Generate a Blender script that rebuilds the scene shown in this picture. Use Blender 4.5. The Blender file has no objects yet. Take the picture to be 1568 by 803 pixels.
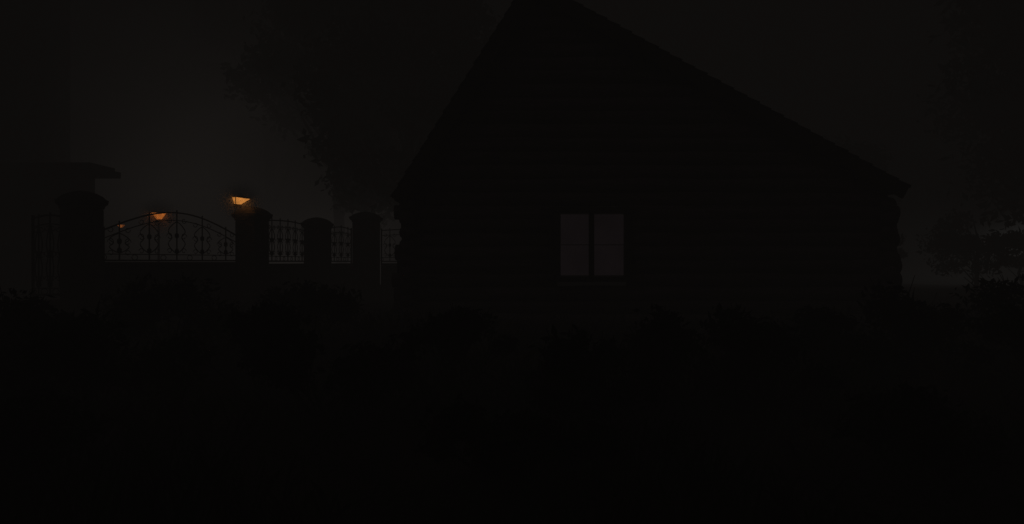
import bpy, math, random
import numpy as np
from mathutils import Vector, noise
random.seed(4); rng=np.random.default_rng(4)
S=bpy.context.scene
C=S.collection
S.view_settings.view_transform='Standard'
try: S.view_settings.look='None'
except Exception: pass
S.view_settings.exposure=0; S.view_settings.gamma=1

# ---------------------------------------------------------------- materials
def nt(name):
    m=bpy.data.materials.new(name); m.use_nodes=True
    return m,m.node_tree.nodes,m.node_tree.links
def mat(name,c1,c2,scale=4,rough=0.9,bump=0.3,stretch=(1,1,1),spec=0.2,kind='noise'):
    m,n,l=nt(name); b=n['Principled BSDF']
    tc=n.new('ShaderNodeTexCoord'); mp=n.new('ShaderNodeMapping'); mp.inputs['Scale'].default_value=stretch
    l.new(tc.outputs['Object'],mp.inputs['Vector'])
    t=n.new('ShaderNodeTexNoise'); t.inputs['Scale'].default_value=scale; t.inputs['Detail'].default_value=8; t.inputs['Roughness'].default_value=0.65
    l.new(mp.outputs[0],t.inputs['Vector'])
    r=n.new('ShaderNodeValToRGB'); r.color_ramp.elements[0].position=.33; r.color_ramp.elements[1].position=.68
    r.color_ramp.elements[0].color=(*c1,1); r.color_ramp.elements[1].color=(*c2,1)
    l.new(t.outputs['Fac'],r.inputs[0])
    col=r.outputs[0]; hgt=t.outputs['Fac']
    if kind=='brick':
        bt=n.new('ShaderNodeTexBrick'); bt.inputs['Scale'].default_value=2.2
        bt.inputs['Mortar'].default_value=(.12,.11,.1,1); bt.inputs['Mortar Size'].default_value=.03
        rot=n.new('ShaderNodeMapping'); rot.inputs['Rotation'].default_value=(math.pi/2,0,0)
        l.new(tc.outputs['Object'],rot.inputs['Vector']); l.new(rot.outputs[0],bt.inputs['Vector'])
        l.new(col,bt.inputs['Color1']); l.new(col,bt.inputs['Color2']); col=bt.outputs['Color']
    l.new(col,b.inputs['Base Color'])
    bp=n.new('ShaderNodeBump'); bp.inputs['Strength'].default_value=bump; bp.inputs['Distance'].default_value=.05
    l.new(hgt,bp.inputs['Height']); l.new(bp.outputs[0],b.inputs['Normal'])
    b.inputs['Roughness'].default_value=rough; b.inputs['Specular IOR Level'].default_value=spec
    return m
M_log=mat('log_wood',(.10,.075,.08),(.26,.20,.215),3,stretch=(.5,6,6))
M_logs=mat('log_wood_side',(.10,.075,.08),(.26,.20,.215),3,stretch=(6,.5,6))
M_roof=mat('shingle',(.03,.026,.027),(.08,.068,.068),5,bump=.7)
M_trim=mat('window_trim_wood',(.05,.038,.035),(.11,.085,.08),6)
M_stone=mat('pillar_brick',(.08,.062,.055),(.17,.13,.115),5,kind='brick')
M_cap=mat('cap_stone',(.08,.072,.065),(.15,.135,.125),7)
M_iron=mat('wrought_iron',(.02,.018,.017),(.05,.042,.038),20,rough=.6,spec=.3)
M_ground=mat('soil_and_litter',(.02,.016,.012),(.085,.065,.05),1.3,bump=.8)
M_path=mat('dirt_path',(.16,.11,.09),(.3,.21,.17),2.2,bump=.5)
M_bark=mat('bark',(.03,.025,.02),(.09,.07,.055),5,stretch=(3,3,.6))
M_leaf=mat('leaf',(.025,.035,.016),(.08,.09,.045),1.1,bump=0)
M_leafd=mat('leaf_dark',(.02,.023,.014),(.06,.06,.038),1.8,bump=0)
M_grass=mat('grass_blade',(.03,.035,.015),(.09,.085,.045),1.2,bump=0)
M_plaster=mat('house_plaster',(.1,.11,.1),(.22,.24,.22),1.5)
def emis(name,col,st,nscale=0,lo=.75,hi=1.2):
    m,n,l=nt(name)
    for x in list(n):
        if x.type!='OUTPUT_MATERIAL': n.remove(x)
    o=[x for x in n if x.type=='OUTPUT_MATERIAL'][0]
    e=n.new('ShaderNodeEmission'); e.inputs[0].default_value=(*col,1); e.inputs[1].default_value=st
    if nscale:
        tc=n.new('ShaderNodeTexCoord'); t=n.new('ShaderNodeTexNoise'); t.inputs['Scale'].default_value=nscale; t.inputs['Detail'].default_value=4
        l.new(tc.outputs['Object'],t.inputs['Vector'])
        mr=n.new('ShaderNodeMapRange'); mr.inputs['From Min'].default_value=.3; mr.inputs['From Max'].default_value=.7
        mr.inputs['To Min'].default_value=st*lo; mr.inputs['To Max'].default_value=st*hi
        l.new(t.outputs['Fac'],mr.inputs['Value']); l.new(mr.outputs[0],e.inputs[1])
    l.new(e.outputs[0],o.inputs['Surface'])
    return m
M_curtain_glow=emis('glowing_curtain',(.0066,.0047,.0053),1.0,1.6,.72,1.15)  # window light put in as the cloth's own emission, no lamp behind
M_lamp=emis('lantern_glass',(1.7,.64,.13),1.0,9,.65,1.25)
M_lampd=emis('far_lantern_glass',(2.6,.70,.11),1.0,7,.3,1.4)

# ---------------------------------------------------------------- helpers
def empty(name,loc=(0,0,0)):
    o=bpy.data.objects.new(name,None); o.location=loc; C.objects.link(o); return o
def mesh(name,v,f,m,parent=None,smooth=False):
    me=bpy.data.meshes.new(name); me.from_pydata([tuple(a) for a in v],[],f); me.update()
    if smooth: me.polygons.foreach_set('use_smooth',[True]*len(me.polygons))
    mm=m if isinstance(m,list) else [m]
    for k in mm: me.materials.append(k)
    o=bpy.data.objects.new(name,me); C.objects.link(o)
    if parent: o.parent=parent
    return o
class G:
    def __init__(s): s.v=[]; s.f=[]
    def box(s,x0,x1,y0,y1,z0,z1):
        b=len(s.v)
        s.v+=[(x0,y0,z0),(x1,y0,z0),(x1,y1,z0),(x0,y1,z0),(x0,y0,z1),(x1,y0,z1),(x1,y1,z1),(x0,y1,z1)]
        s.f+=[(b,b+3,b+2,b+1),(b+4,b+5,b+6,b+7),(b,b+1,b+5,b+4),(b+1,b+2,b+6,b+5),(b+2,b+3,b+7,b+6),(b+3,b,b+4,b+7)]
    def tube(s,pts,rad,n=8,wob=0):
        b=len(s.v); pts=[Vector(p) for p in pts]
        for i,p in enumerate(pts):
            d=(pts[min(i+1,len(pts)-1)]-pts[max(i-1,0)]).normalized()
            a=Vector((0,0,1)) if abs(d.z)<.9 else Vector((1,0,0))
            u=d.cross(a).normalized(); w=d.cross(u)
            for k in range(n):
                t=2*math.pi*k/n; r=rad[i]*(1+random.uniform(-wob,wob))
                s.v.append(tuple(p+u*math.cos(t)*r+w*math.sin(t)*r))
        for i in range(len(pts)-1):
            for k in range(n):
                a=b+i*n+k; c=b+i*n+(k+1)%n
                s.f.append((a,c,c+n,a+n))
        s.f.append(tuple(b+k for k in range(n))[::-1]); e=b+(len(pts)-1)*n
        s.f.append(tuple(e+k for k in range(n)))
    def sq(s,prof,cx,cy,rot=0):
        b=len(s.v)
        for z,h in prof:
            for k in range(4):
                t=rot+math.pi/4+k*math.pi/2
                s.v.append((cx+math.cos(t)*h*1.4142,cy+math.sin(t)*h*1.4142,z))
        for i in range(len(prof)-1):
            for k in range(4):
                a=b+i*4+k; c=b+i*4+(k+1)%4
                s.f.append((a,c,c+4,a+4))
        s.f.append((b+3,b+2,b+1,b)); e=b+4*(len(prof)-1); s.f.append((e,e+1,e+2,e+3))
    def make(s,name,m,parent=None,smooth=False,bevel=0):
        o=mesh(name,s.v,s.f,m,parent,smooth)
        if bevel:
            md=o.modifiers.new('b','BEVEL'); md.width=bevel; md.segments=2; md.limit_method='ANGLE'
        return o

def gz(x,y):
    t=min(max((y-2.5)/8.5,0),1); t=t*t*(3-2*t)
    z=.6*t
    z+=.09*noise.noise(Vector((x*.35,y*.35,0)))+.03*noise.noise(Vector((x*1.3,y*1.3,3)))
    return z

# ---------------------------------------------------------------- ground
ax=sorted(set([round(v,3) for v in list(np.linspace(-300,-30,14))+list(np.linspace(-30,30,161))+list(np.linspace(30,300,14))]))
ay=sorted(set([round(v,3) for v in list(np.linspace(-100,-4,8))+list(np.linspace(-4,30,110))+list(np.linspace(30,60,30))+list(np.linspace(60,400,14))]))
v=[(x,y,gz(x,y)) for y in ay for x in ax]; nx=len(ax)
f=[(j*nx+i,j*nx+i+1,(j+1)*nx+i+1,(j+1)*nx+i) for j in range(len(ay)-1) for i in range(nx-1)]
mesh('ground',v,f,M_ground,smooth=True)
pc=[(-16,11),(-12,13.0),(-9.0,15.5),(-7.4,18),(-9,24),(-14,34),(-18,48)]
def cr(P,t):
    i=min(int(t),len(P)-2); u=t-i
    p=[P[max(i-1,0)],P[i],P[i+1],P[min(i+2,len(P)-1)]]
    return [0.5*(2*p[1][k]+(p[2][k]-p[0][k])*u+(2*p[0][k]-5*p[1][k]+4*p[2][k]-p[3][k])*u*u+(3*p[1][k]-p[0][k]-3*p[2][k]+p[3][k])*u**3) for k in (0,1)]
v=[];f=[];N=160;W=9
for i in range(N+1):
    t=i/N*(len(pc)-1); a=cr(pc,t); b=cr(pc,min(t+.02,len(pc)-1.0001)); a0=cr(pc,max(t-.02,0))
    d=Vector((b[0]-a0[0],b[1]-a0[1],0)).normalized(); nn=Vector((-d.y,d.x,0))
    for k in range(W):
        w=(k/(W-1)-.5)*2.8*(1+.15*noise.noise(Vector((i*.2,k//4,0))))
        x=a[0]+nn.x*w; y=a[1]+nn.y*w
        v.append((x,y,gz(x,y)+.02))
f=[(i*W+k,i*W+k+1,(i+1)*W+k+1,(i+1)*W+k) for i in range(N) for k in range(W-1)]
mesh('dirt_path',v,f,M_path,smooth=True)

# ---------------------------------------------------------------- log cabin
cab=empty('log_cabin')
XL,XR,YF,YB=-1.80,6.48,12.5,20.5
AP=(0.30,6.50); EL=(-2.02,2.80); ER=(6.72,2.97)
def span(z):
    xl=EL[0]+(z-EL[1])/(AP[1]-EL[1])*(AP[0]-EL[0]); xr=ER[0]+(z-ER[1])/(AP[1]-ER[1])*(AP[0]-ER[0])
    return xl,xr
wx0,wx1,wz0,wz1=.80,1.98,1.47,2.53
g=G(); ge=G(); gs=G()
def log(G_,p0,p1,r):
    n=max(3,int((Vector(p1)-Vector(p0)).length/.6)+1); P=[];R=[]
    for i in range(n+1):
        t=i/n; q=Vector(p0).lerp(Vector(p1),t)+Vector((0,random.uniform(-.012,.012),random.uniform(-.012,.012)))
        P.append(q);R.append(r*(1+random.uniform(-.05,.05)))
    G_.tube(P,R,12,.015)
z=.45; sp=.235; k=0
while z<6.35:
    r=.132*random.uniform(.94,1.05)
    for yy in (YF,YB):
        if z<2.75: a,b=XL-.24*random.uniform(.4,1.15),XR+.24*random.uniform(.6,1.1)
        else:
            a,b=span(z+.16); a=max(a+.08,XL); b=min(b-.12,XR)
        if b-a<.25: continue
        if yy==YF and wz0-.1<z<wz1+.1:
            log(g,(a,yy,z),(wx0-.02,yy,z),r); log(g,(wx1+.02,yy,z),(b,yy,z),r)
        else: log(g,(a,yy,z),(b,yy,z),r)
    if z<2.7:
        zz=z+sp/2
        for xx in (XL,XR): log(gs,(xx,YF-.26*random.uniform(.6,1.1),zz),(xx,YB+.25,zz),r)
    z+=sp
g.make('front_and_back_log_walls',M_log,cab,smooth=True); gs.make('side_log_walls',M_logs,cab,smooth=True)
def roofside(name,E,sx):
    g=G(); L=math.hypot(AP[0]-E[0],AP[1]-E[1]); n=int(L/.24)
    d=Vector((AP[0]-E[0],0,AP[1]-E[1]))/L; nn=Vector((-d.z,0,d.x)) if d.x>0 else Vector((d.z,0,-d.x))
    if nn.z<0: nn=-nn
    y0,y1=YF-.33,YB+.35
    for i in range(n):
        s0=i*L/n; s1=(i+1)*L/n+.03
        y=y0
        while y<y1:
            w=random.uniform(.2,.42); ye=min(y+w,y1)
            off=random.uniform(0,.012)
            A=Vector((E[0],0,E[1]))+d*(s0-random.uniform(0,.04)); B=Vector((E[0],0,E[1]))+d*s1
            b=len(g.v)
            for (P,h0,h1) in ((A,0,.045+off),(B,-.03,.02)):
                for yy in (y,ye-.008):
                    q=P+nn*h0; g.v.append((q.x,yy,q.z)); q=P+nn*h1; g.v.append((q.x,yy,q.z))
            g.f+=[(b+1,b+3,b+7,b+5),(b,b+4,b+6,b+2),(b,b+1,b+5,b+4),(b+2,b+6,b+7,b+3),(b,b+2,b+3,b+1),(b+4,b+5,b+7,b+6)]
            y=ye
    g.make(name,M_roof,cab)
    h=G()
    for (ya,yb,t0,t1) in ((y0+.06,y1-.05,-.10,-.035),(y0-.02,y0+.03,-.22,-.005),(y1-.03,y1+.02,-.22,-.005)):
        b=len(h.v)
        for P in (Vector((E[0],0,E[1])),Vector((AP[0],0,AP[1]))):
            for yy in (ya,yb):
                for t in (t0,t1):
                    q=P+nn*t; h.v.append((q.x,yy,q.z))
        h.f+=[(b,b+1,b+3,b+2),(b+4,b+6,b+7,b+5),(b,b+4,b+5,b+1),(b+2,b+3,b+7,b+6),(b+1,b+5,b+7,b+3),(b,b+2,b+6,b+4)]
    h.make(name+'_deck_and_bargeboards',M_trim,cab)
roofside('roof_left_slope',EL,-1); roofside('roof_right_slope',ER,1)
g=G(); g.tube([(AP[0],YF-.35,AP[1]+.04),(AP[0],YB+.37,AP[1]+.04)],[.09,.09],8); g.make('ridge_cap',M_roof,cab)
g=G()
fy=YF-.17
g.box(wx0-.07,wx0+.035,fy,YF+.12,wz0-.02,wz1+.02); g.box(wx1-.035,wx1+.07,fy,YF+.12,wz0-.02,wz1+.02)
g.box(wx0-.11,wx1+.11,fy-.02,YF+.12,wz1+.023,wz1+.12); g.box(wx0-.13,wx1+.13,fy-.06,YF+.12,wz0-.11,wz0-.023)
g.make('window_frame',M_trim,cab,bevel=.008)
g=G(); mx=1.37
g.box(mx-.045,mx+.045,fy+.03,fy+.09,wz0-.018,wz1+.018)
g.box(wx0+.038,mx-.048,fy+.04,fy+.055,1.99,2.001); g.box(mx+.048,wx1-.038,fy+.04,fy+.055,1.99,2.001)
g.make('window_mullions',M_trim,cab)
v=[];f=[];n=90
for i in range(n+1):
    x=wx0+(wx1-wx0)*i/n; y=fy+.19+.018*math.sin(i*.9)+.01*math.sin(i*.37)
    v+=[(x,y,wz0),(x,y,wz1)]
f=[(2*i,2*i+2,2*i+3,2*i+1) for i in range(n)]
mesh('glowing_window_curtain',v,f,M_curtain_glow,cab,smooth=True)  # emissive sheet stands in for the faint light in the window
g=G()
for i in range(5): g.box(XR+.14,XR+.19,15+.19*i,15+.19*i+.182,.72,2.55)
g.make('side_door',M_trim,cab)
g=G(); g.box(XL-.1,XR+.1,YF-.1,YB+.1,.1,.42); g.make('stone_footing',M_cap,cab,bevel=.03)

# ---------------------------------------------------------------- gate pillars
P=[(-7.84,13.1,.285,3.00,-.3),(-6.00,16.6,.305,2.98,-.3),(-5.58,20.6,.325,2.98,-.2),(-4.50,22.2,.39,3.25,-.1)]
def pillar(x,y,h,top,rot):
    p=empty('gate_pillar',(x,y,0)); g=G()
    g.sq([(.4,h*1.05),(.95,h*1.05),(.99,h*.87),(top-.36,h*.87),(top-.34,h*.87)],0,0,rot); g.make('shaft',M_stone,p,bevel=.015)
    g=G(); g.sq([(top-.337,h*.89),(top-.28,h*.93),(top-.25,h*1.04),(top-.17,h*1.08),(top-.165,h*1.0),(top-.10,h*.84),(top-.05,h*.6),(top-.012,h*.3),(top,h*.06)],0,0,rot)
    g.make('domed_cap',M_cap,p,bevel=.012); return p
for q in P: pillar(*q)

# ---------------------------------------------------------------- ironwork
def ironwork(name,A,B,z0,zt,nb,arch,par=None,panel=None,r=.014):
    A=Vector((A[0],A[1],0));B=Vector((B[0],B[1],0)); L=(B-A).length; d=(B-A)/L
    root=empty(name,A)
    def pt(s,z): return tuple(d*s+Vector((0,0,z)))
    def top(s): 
        u=s/L; return zt+arch*math.sin(math.pi*u)
    g=G()
    nT=24
    g.tube([pt(L*i/nT,top(L*i/nT)) for i in range(nT+1)],[r*1.3]*(nT+1),6)
    g.tube([pt(L*i/nT,top(L*i/nT)-.16) for i in range(nT+1)],[r*.8]*(nT+1),6)
    g.tube([pt(0,z0),pt(L,z0)],[r*1.5]*2,6); g.tube([pt(0,z0+.12),pt(L,z0+.12)],[r*.8]*2,6)
    for e in (0,L): g.tube([pt(e,z0-.9 if panel else z0-.1),pt(e,top(e)+.06)],[r*1.8]*2,6)
    g.make('rails',M_iron,root)
    g=G(); w=L/nb
    for i in range(nb):
        c=(i+.5)*w; zt_=top(c)-.0; H=zt_-z0
        g.tube([pt(c,z0),pt(c,zt_+.04)],[r*1.1,r*1.0],6)
        g.tube([pt(c,zt_+.02),pt(c,zt_+.04),pt(c,zt_+.06)],[.010,.018,.003],6)
        for sg in (-1,1):
            pts=[];n=16
            for k in range(n+1):
                t=k/n; zz=z0+.14+(H-.32)*t
                off=w*.40*(math.sin(math.pi*t)**.8)*(1-.55*math.exp(-((t-.5)/.13)**2))
                pts.append(pt(c+sg*off,zz))
            g.tube(pts,[r*.8]*len(pts),5)
            for (zc,rr,dirn) in ((z0+H*.5,.075,1),(z0+H*.84,.06,-1),(z0+H*.2,.06,1)):
                sc=[]
                for k in range(15):
                    a=k/14*math.pi*1.9; q=rr*(1-.55*k/14)
                    sc.append(pt(c+sg*(w*.30+q*math.cos(a)-.02),zc+dirn*q*math.sin(a)))
                g.tube(sc,[r*.6]*15,5)
        for zz in (z0+.19,z0+H*.52):
            g.tube([pt(c,zz-.06),pt(c,zz-.03),pt(c,zz+.03),pt(c,zz+.06)],[.012,.042,.042,.012],8)
        ring=[pt(i*w+.001+.065*math.cos(a),z0+.06+.05*math.sin(a)) for a in np.linspace(0,2*math.pi,13)]
        g.tube(ring,[r*.6]*13,5)
    g.make('scrollwork_bars',M_iron,root)
    if panel:
        h=G(); q0,q1=panel; nrm=Vector((-d.y,d.x,0))*.02
        for (s,zz) in ((0.03,q0),(L-.03,q0),(L-.03,q1),(0.03,q1)):
            for sg in (-1,1): h.v.append(tuple(Vector(pt(s,zz))+nrm*sg))
        h.f=[(0,2,4,6),(1,7,5,3),(0,1,3,2),(2,3,5,4),(4,5,7,6),(6,7,1,0)]
        h.make('sheet_panel',M_iron,root)
        h=G()
        for s in np.linspace(.1,L-.1,7): h.tube([tuple(Vector(pt(s,q0+.02))-nrm*1.7),tuple(Vector(pt(s,q1-.02))-nrm*1.7)],[.018]*2,6)
        h.make('panel_ribs',M_iron,root)
    return root
def lowwall(A,B,z1,th=.22):
    A=Vector((A[0],A[1],0));B=Vector((B[0],B[1],0)); L=(B-A).length
    p=empty('low_stone_wall',A); p.rotation_euler[2]=math.atan2((B-A).y,(B-A).x)
    g=G(); g.box(0,L,-th/2,th/2,.3,z1-.08); g.make('wall_body',M_stone,p)
    g=G(); g.box(.0,L,-th/2-.04,th/2+.04,z1-.077,z1); g.make('coping',M_cap,p,bevel=.015)
ironwork('iron_gate',(-7.62,13.4),(-6.28,16.4),1.73,2.30,5,.42,panel=(.72,1.70),r=.0125)
ironwork('iron_fence',(-8.80,13.2),(-8.14,13.15),1.1,2.50,3,.06,r=.014)
lowwall((-8.80,13.2),(-8.14,13.15),1.0)
def ff(A,B,nb): 
    ironwork('iron_fence',A,B,1.72,2.68,nb,.06,r=.013); lowwall(A,B,1.66)
ff((-5.75,16.9),(-5.66,20.3),6)
ff((-5.25,20.8),(-4.9,21.9),3)
ff((-4.05,22.3),(-1.6,23.2),5)

# lanterns
def lantern(name,x,y,z,s,rot,mt,lean=0,skew=0):
    p=empty(name,(x,y,z)); p.rotation_euler[1]=lean
    g=G(); g.sq([(0,.07*s),(.15*s,.175*s)],0,0,rot)
    g.v=[(a-(skew*(1-c/(.15*s))),b,c) for a,b,c in g.v]
    g.make('glass',mt,p)
    g=G()
    g.sq([(-.08*s,.06*s),(-.04*s,.08*s),(-.004,.075*s)],-skew,0,rot)
    g.sq([(.154*s,.185*s),(.17*s,.18*s),(.185*s,.10*s),(.20*s,.03*s)],0,0,rot)
    for k in range(4):
        t=rot+math.pi/4+k*math.pi/2
        a=(math.cos(t)*.07*s*1.44-skew,math.sin(t)*.07*s*1.44,0); b=(math.cos(t)*.175*s*1.44,math.sin(t)*.175*s*1.44,.152*s)
        g.tube([a,b],[.010*s]*2,5)
    g.make('iron_frame',M_iron,p)
    return p
lantern('pillar_lantern',-6.12,16.2,3.00,.92,.62,M_lamp,lean=.10,skew=.06)
def lamp_post(x,y,z,s,rot):
    p=lantern('street_lamp',x,y,z,s,rot,M_lampd)
    g=G(); gr=gz(x,y)-z-.1
    g.tube([(0,0,gr),(0,0,gr+.5),(0,0,gr+.55),(0,0,-.08)],[.11,.09,.05,.04],10); g.tube([(-.3,0,-.25),(.3,0,-.25)],[.02,.02],6)
    g.make('post',M_iron,p)
lamp_post(-14.75,30,3.48,1.7,.5)
lamp_post(-24.5,45,3.86,1.1,.3)

# ---------------------------------------------------------------- pale house on the left
H=empty('plastered_house')
g=G(); g.box(-31,-19.65,24,32,.3,14.5); g.make('main_walls',M_plaster,H,bevel=.04)
g=G(); g.box(-19.647,-16.25,26.8,28,.3,5.0); g.make('porch_walls',M_plaster,H)
g=G(); g.box(-19.647,-15.5,26.5,28.5,5.003,5.25); g.box(-19.647,-15.65,26.65,28.35,5.253,5.40); g.make('porch_roof_slab',M_cap,H,bevel=.03)
g=G()
g.v+=[(-31.6,23.4,14.5),(-19.1,23.4,14.5),(-19.1,32.6,14.5),(-31.6,32.6,14.5),(-27,28,19),(-23.5,28,19)]
g.f+=[(0,1,5,4),(1,2,5),(2,3,4,5),(3,0,4),(3,2,1,0)]; g.make('hipped_roof',M_roof,H)
g=G()
for zz in (2.2,5.9,9.4):
    for xx in (-29.6,-26.2,-22.8):
        g.box(xx,xx+1.1,23.93,23.995,zz,zz+1.7)
        g.box(xx-.1,xx+1.2,23.86,23.925,zz-.14,zz-.02)
g.make('shuttered_windows',M_trim,H)

# ---------------------------------------------------------------- foliage
def leaves(clumps,n,size,flat=.0,asp=.45):
    cl=np.array(clumps,float); vol=cl[:,3]*cl[:,4]*cl[:,5]; idx=rng.choice(len(cl),n,p=vol**.8/np.sum(vol**.8))
    d=rng.normal(size=(n,3)); d/=np.linalg.norm(d,axis=1)[:,None]
    rad=rng.random(n)**.45
    ph=rng.random((len(cl),3))*6
    mod=1+.22*np.sin(d[:,0]*7+ph[idx,0])*np.cos(d[:,2]*6+ph[idx,1])+.15*np.sin(d[:,1]*13+ph[idx,2])
    c=cl[idx,:3]+d*cl[idx,3:]*(rad*mod)[:,None]
    keep=rng.random(n)<np.clip(.75+.6*np.sin(c[:,0]*2.6/ (size*4))*np.sin(c[:,2]*2.9/(size*4)),.12,1)
    c=c[keep]; n=len(c)
    a=rng.normal(size=(n,3)); a[:,2]-=flat; a/=np.linalg.norm(a,axis=1)[:,None]
    b=np.cross(a,rng.normal(size=(n,3))); b/=np.linalg.norm(b,axis=1)[:,None]
    s=size*(.5+rng.random(n))[:,None]
    V=np.stack([c-a*s,c-b*s*asp,c+a*s,c+b*s*asp],1).reshape(-1,3)
    F=np.arange(n*4).reshape(-1,4)
    return V,F
def leafobj(name,V,F,m,parent=None):
    me=bpy.data.meshes.new(name); n=len(F)
    me.vertices.add(len(V)); me.vertices.foreach_set('co',V.astype('f').ravel())
    me.loops.add(n*4); me.loops.foreach_set('vertex_index',F.astype('i').ravel())
    me.polygons.add(n); me.polygons.foreach_set('loop_start',np.arange(0,n*4,4,dtype='i')); 
    me.update(calc_edges=True); me.validate(); me.materials.append(m)
    o=bpy.data.objects.new(name,me); C.objects.link(o)
    if parent: o.parent=parent
    return o
def tree(name,x,y,h,cr_,cz,n,leaf=.16,nc=16,tr=.28,seed=1,rz=None):
    random.seed(seed); p=empty(name,(x,y,0)); z0=gz(x,y)-.2; rz=rz or cr_*.9
    cl=[]
    for i in range(nc):
        t=random.uniform(0,2*math.pi); ph=random.uniform(-1,1); q=random.uniform(.35,.95)
        cx=math.cos(t)*cr_*q*math.sqrt(1-ph*ph*.7); cy=math.sin(t)*cr_*q*math.sqrt(1-ph*ph*.7); czz=cz+ph*rz*.85
        r=cr_*random.uniform(.2,.42)
        cl.append((cx,cy,czz,r*1.15,r*1.15,r*.75))
    g=G(); tp=[(0,0,z0),(.1,0,z0+.4),(random.uniform(-.2,.2),.1,(z0+cz)/2),(random.uniform(-.3,.3),0,cz),(0,.1,cz+rz*.7)]
    g.tube(tp,[tr*1.5,tr,tr*.8,tr*.5,tr*.12],10,.06)
    for c in cl:
        s=random.uniform(.45,.95)*min(c[2],cz+rz*.4); s=max(s,z0+(1.6 if cz>4 else .5)); e=Vector(c[:3]); st=Vector((0,0,min(s,cz+rz*.3)))
        m1=st.lerp(e,.5)+Vector((random.uniform(-.3,.3),random.uniform(-.3,.3),random.uniform(-.1,.4)))
        g.tube([st,m1,e],[tr*.32,tr*.2,tr*.05],6,.05)
        for k in range(4):
            e2=e+Vector((random.uniform(-1,1)*c[3],random.uniform(-1,1)*c[4],random.uniform(-.6,1)*c[5]))
            g.tube([m1.lerp(e,.6),e2],[tr*.08,tr*.02],5)
    g.make('trunk_and_limbs',M_bark,p,smooth=True)
    V,F=leaves(cl,n,leaf); leafobj('crown_leaves',V,F,M_leaf,p); return p
tree('broadleaf_tree',-8.0,33.5,14,4.9,9.8,26000,.19,30,.28,11,rz=5.6)
tree('broadleaf_tree',-4.3,30,14,4.6,8.9,22000,.18,28,.28,12,rz=5.0)
tree('broadleaf_tree',20.5,25.5,14,5.2,8.6,28000,.18,30,.4,13,rz=6.4)
tree('broadleaf_tree',14.2,36,12,4.0,5.6,16000,.19,20,.3,14,rz=3.6)
tree('broadleaf_tree',-17.0,50,16,6.0,15,12000,.25,18,.4,15,rz=5)
tree('shrub',19.3,30,4,1.9,2.6,5000,.10,16,.10,16,rz=1.3)
tree('shrub',21.9,31,4,1.0,2.0,2600,.09,12,.07,17,rz=.9)
tree('shrub',16.2,31,4,1.3,2.1,3500,.10,12,.08,18,rz=1.0)
cl=[]
random.seed(5)
for i in range(150):
    a=random.uniform(-70,80); dd=random.uniform(56,80); hh=random.uniform(5,11)*(1.15 if a>10 else .8)
    for k in range(3):
        cl.append((a+random.uniform(-2,2),dd,hh*(.25+.33*k),random.uniform(2,3.6)*(1.25-.3*k),2.5,hh*.22))
V,F=leaves(cl,70000,.42); leafobj('distant_tree_line',V,F,M_leaf)

def bush(x,y,w,h,n,seed):
    random.seed(seed); z0=gz(x,y); p=empty('bush',(x,y,z0)); cl=[]; g=G()
    for i in range(11):
        t=random.uniform(0,6.28); q=random.uniform(0,.85)*w; hh=h*random.uniform(.35,.88)
        cx,cy=math.cos(t)*q,math.sin(t)*q*.7; r=w*random.uniform(.2,.36)
        cl.append((cx,cy,hh*(1-.3*(q/w)),r,r,r*.7))
    for c in cl:
        for k in range(4):
            e=Vector((c[0]+random.uniform(-1,1)*c[3],c[1]+random.uniform(-1,1)*c[4],c[2]+random.uniform(0,1.5)*c[5]))
            g.tube([(c[0]*.15,c[1]*.15,-.05),(c[0]*.6,c[1]*.6,c[2]*.55),e],[.014,.009,.003],5)
    g.make('stems',M_bark,p)
    V,F=leaves(cl,n,.045,asp=.4); leafobj('foliage',V,F,M_leafd,p)
bs=[(-5.0,7.2,1.0,1.05),(-3.9,6.6,1.0,1.05),(-2.6,7.4,.9,1.1),(-1.6,6.4,.8,1.05),(-.6,7.3,.8,.9),(.5,6.2,.85,1.05),(1.35,6.8,.8,1.0),(2.5,7.0,.8,1.0),(3.6,8.2,.8,.8),(4.8,8.6,1.0,1.0),(5.6,7.6,.9,1.0),(6.9,9.0,1.1,1.1),(-6.3,8.6,.8,.6),(-3.4,5.0,.8,.7),(.0,4.8,.7,.65),(2.9,5.2,.8,.7),(-4.6,5.4,.7,.65),(-4.4,9.2,1.1,.9),(-2.9,10.4,1.0,.9)]
for i,(x,y,w,h) in enumerate(bs): bush(x,y,w,h,3800,40+i)
n=42000
gx=rng.uniform(-11,11,n); gy=1.2+rng.random(n)**1.3*13
ok=~((gx>-2.1)&(gx<6.9)&(gy>12.2)); gx=gx[ok];gy=gy[ok]; n=len(gx)
dn=np.array([noise.noise(Vector((a*.6,b*.6,9))) for a,b in zip(gx,gy)]); ok=rng.random(n)<np.clip(.5+1.4*dn,.1,1); gx=gx[ok];gy=gy[ok];dn=dn[ok];n=len(gx)
gh=(.08+.22*rng.random(n))*(1+dn); z=np.array([gz(a,b) for a,b in zip(gx,gy)])
an=rng.random(n)*6.28; lx=rng.normal(size=n)*.08; ly=rng.normal(size=n)*.08; w=.007
V=np.stack([np.stack([gx-np.cos(an)*w,gy-np.sin(an)*w,z-.01],1),np.stack([gx+np.cos(an)*w,gy+np.sin(an)*w,z-.01],1),
  np.stack([gx+lx*.5+np.cos(an)*w*.7,gy+ly*.5+np.sin(an)*w*.7,z+gh*.6],1),np.stack([gx+lx*1.3,gy+ly*1.3,z+gh],1)],1).reshape(-1,3)
leafobj('grass',V,np.arange(n*4).reshape(-1,4),M_grass)

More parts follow.
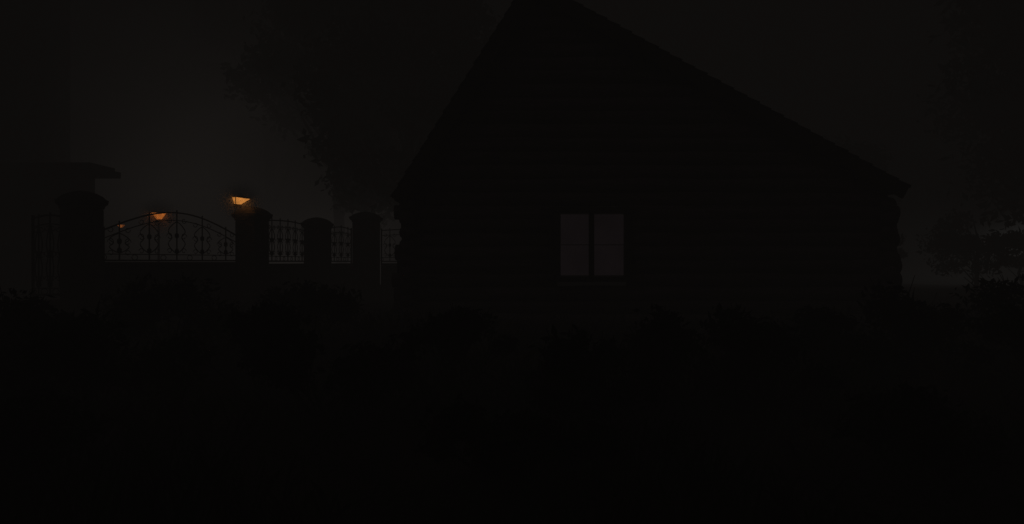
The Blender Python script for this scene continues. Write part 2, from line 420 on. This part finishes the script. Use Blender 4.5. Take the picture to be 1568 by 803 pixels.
# ---------------------------------------------------------------- mist with its own glow, lantern halos
def volume_mat(name,absd,em,local=False,amp=1.0,nscale=1.5,scatter=0):
    m,n,l=nt(name)
    for x in list(n):
        if x.type!='OUTPUT_MATERIAL': n.remove(x)
    o=[x for x in n if x.type=='OUTPUT_MATERIAL'][0]
    ab=n.new('ShaderNodeVolumeAbsorption'); ab.inputs[0].default_value=(0,0,0,1); ab.inputs['Density'].default_value=absd
    e=n.new('ShaderNodeEmission'); e.inputs[0].default_value=(*em,1); e.inputs[1].default_value=amp
    ad=n.new('ShaderNodeAddShader'); l.new(ab.outputs[0],ad.inputs[0]); l.new(e.outputs[0],ad.inputs[1])
    if local:
        try: m.cycles.volume_step_rate=2.5
        except Exception: pass
        tc=n.new('ShaderNodeTexCoord'); gr=n.new('ShaderNodeTexGradient'); gr.gradient_type='QUADRATIC_SPHERE'
        l.new(tc.outputs['Object'],gr.inputs[0])
        mu=n.new('ShaderNodeMath'); mu.operation='MULTIPLY'; l.new(gr.outputs['Fac'],mu.inputs[0]); mu.inputs[1].default_value=1
        if not scatter and nscale:
            t=n.new('ShaderNodeTexNoise'); t.inputs['Scale'].default_value=nscale; t.inputs['Detail'].default_value=1
            l.new(tc.outputs['Object'],t.inputs['Vector'])
            mr=n.new('ShaderNodeMapRange'); mr.inputs['From Min'].default_value=.3; mr.inputs['From Max'].default_value=.7; mr.inputs['To Min'].default_value=.35; mr.inputs['To Max'].default_value=1.5
            l.new(t.outputs['Fac'],mr.inputs['Value'])
            l.new(mr.outputs[0],mu.inputs[1])
        for sock,k in ((e.inputs[1],amp),(ab.inputs['Density'],absd)):
            q=n.new('ShaderNodeMath'); q.operation='MULTIPLY'; q.inputs[1].default_value=k; l.new(mu.outputs[0],q.inputs[0]); l.new(q.outputs[0],sock)
        if scatter:
            vs=n.new('ShaderNodeVolumeScatter'); q=n.new('ShaderNodeMath'); q.operation='MULTIPLY'; q.inputs[1].default_value=scatter
            l.new(gr.outputs['Fac'],q.inputs[0]); l.new(q.outputs[0],vs.inputs['Density'])
            ad=vs
    l.new(ad.outputs[0],o.inputs['Volume'])
    return m
SIG=.056; LF=(.0044,.00385,.0035)
g=G(); g.box(-180,180,-60,220,-3,26); g.make('glowing_night_mist',volume_mat('glowing_mist_volume',SIG,tuple(SIG*c for c in LF)))  # emission stands in for skylight scattered by the mist
def bank(name,loc,sc,rad,absd=.02,scatter=0,nscale=1.5):
    g=G(); g.box(-1,1,-1,1,-1,1); o=g.make(name,volume_mat(name+'_volume',absd,rad,True,1.0,nscale,scatter)); o.location=loc; o.scale=sc
bank('glowing_mist_bank',(-15.5,36,6),(12.5,10,12),(.0062,.0054,.0048),.04)  # these banks glow by added emission to brighten the fog locally
bank('glowing_mist_bank',(-8,32,1.8),(11,10,5.5),(.0056,.0049,.0045))
bank('glowing_mist_bank',(23,35,1.3),(15,8,4.5),(.0050,.0048,.0045))
bank('glowing_mist_bank',(26.2,36,2.9),(3.0,5,1.7),(.050,.050,.048),nscale=2.5)  # self-glowing haze added as a pale bright patch at the right edge
bank('lantern_halo_mist',(-6.12,16.2,3.07),(.6,.6,.6),(0,0,0),0,scatter=5)  # scattering pockets added around the lanterns to form their halos
bank('lantern_halo_mist',(-14.75,30,3.6),(1.0,1.0,1.0),(0,0,0),0,scatter=4)

# ---------------------------------------------------------------- night sky + moonlight
w=bpy.data.worlds.new('World'); S.world=w; w.use_nodes=True; n=w.node_tree.nodes; l=w.node_tree.links
bg=n['Background']; sky=n.new('ShaderNodeTexSky'); sky.sky_type='NISHITA'; sky.sun_disc=False
EL_,RO=math.radians(40),math.radians(-125)
sky.sun_elevation=EL_; sky.sun_rotation=RO
bw=n.new('ShaderNodeRGBToBW'); l.new(sky.outputs[0],bw.inputs[0])
mx_=n.new('ShaderNodeMix'); mx_.data_type='RGBA'; mx_.blend_type='MULTIPLY'; mx_.inputs['Factor'].default_value=1
l.new(bw.outputs[0],mx_.inputs['A']); mx_.inputs['B'].default_value=(1,.93,.88,1)
l.new(mx_.outputs['Result'],bg.inputs['Color']); bg.inputs['Strength'].default_value=.0010
L=bpy.data.lights.new('moon','SUN'); L.energy=.04; L.angle=math.radians(10); L.color=(1,.88,.92)
o=bpy.data.objects.new('moon',L); C.objects.link(o)
dirv=Vector((math.sin(RO)*math.cos(EL_),math.cos(RO)*math.cos(EL_),math.sin(EL_)))
o.rotation_euler=dirv.to_track_quat('Z','Y').to_euler()

# ---------------------------------------------------------------- camera
cam=bpy.data.cameras.new('camera'); cam.lens=25.26; cam.sensor_width=36; cam.clip_end=1000; cam.clip_start=.05
co=bpy.data.objects.new('camera',cam); co.location=(0,0,1.7); co.rotation_euler=(math.radians(90),0,0); C.objects.link(co); S.camera=co
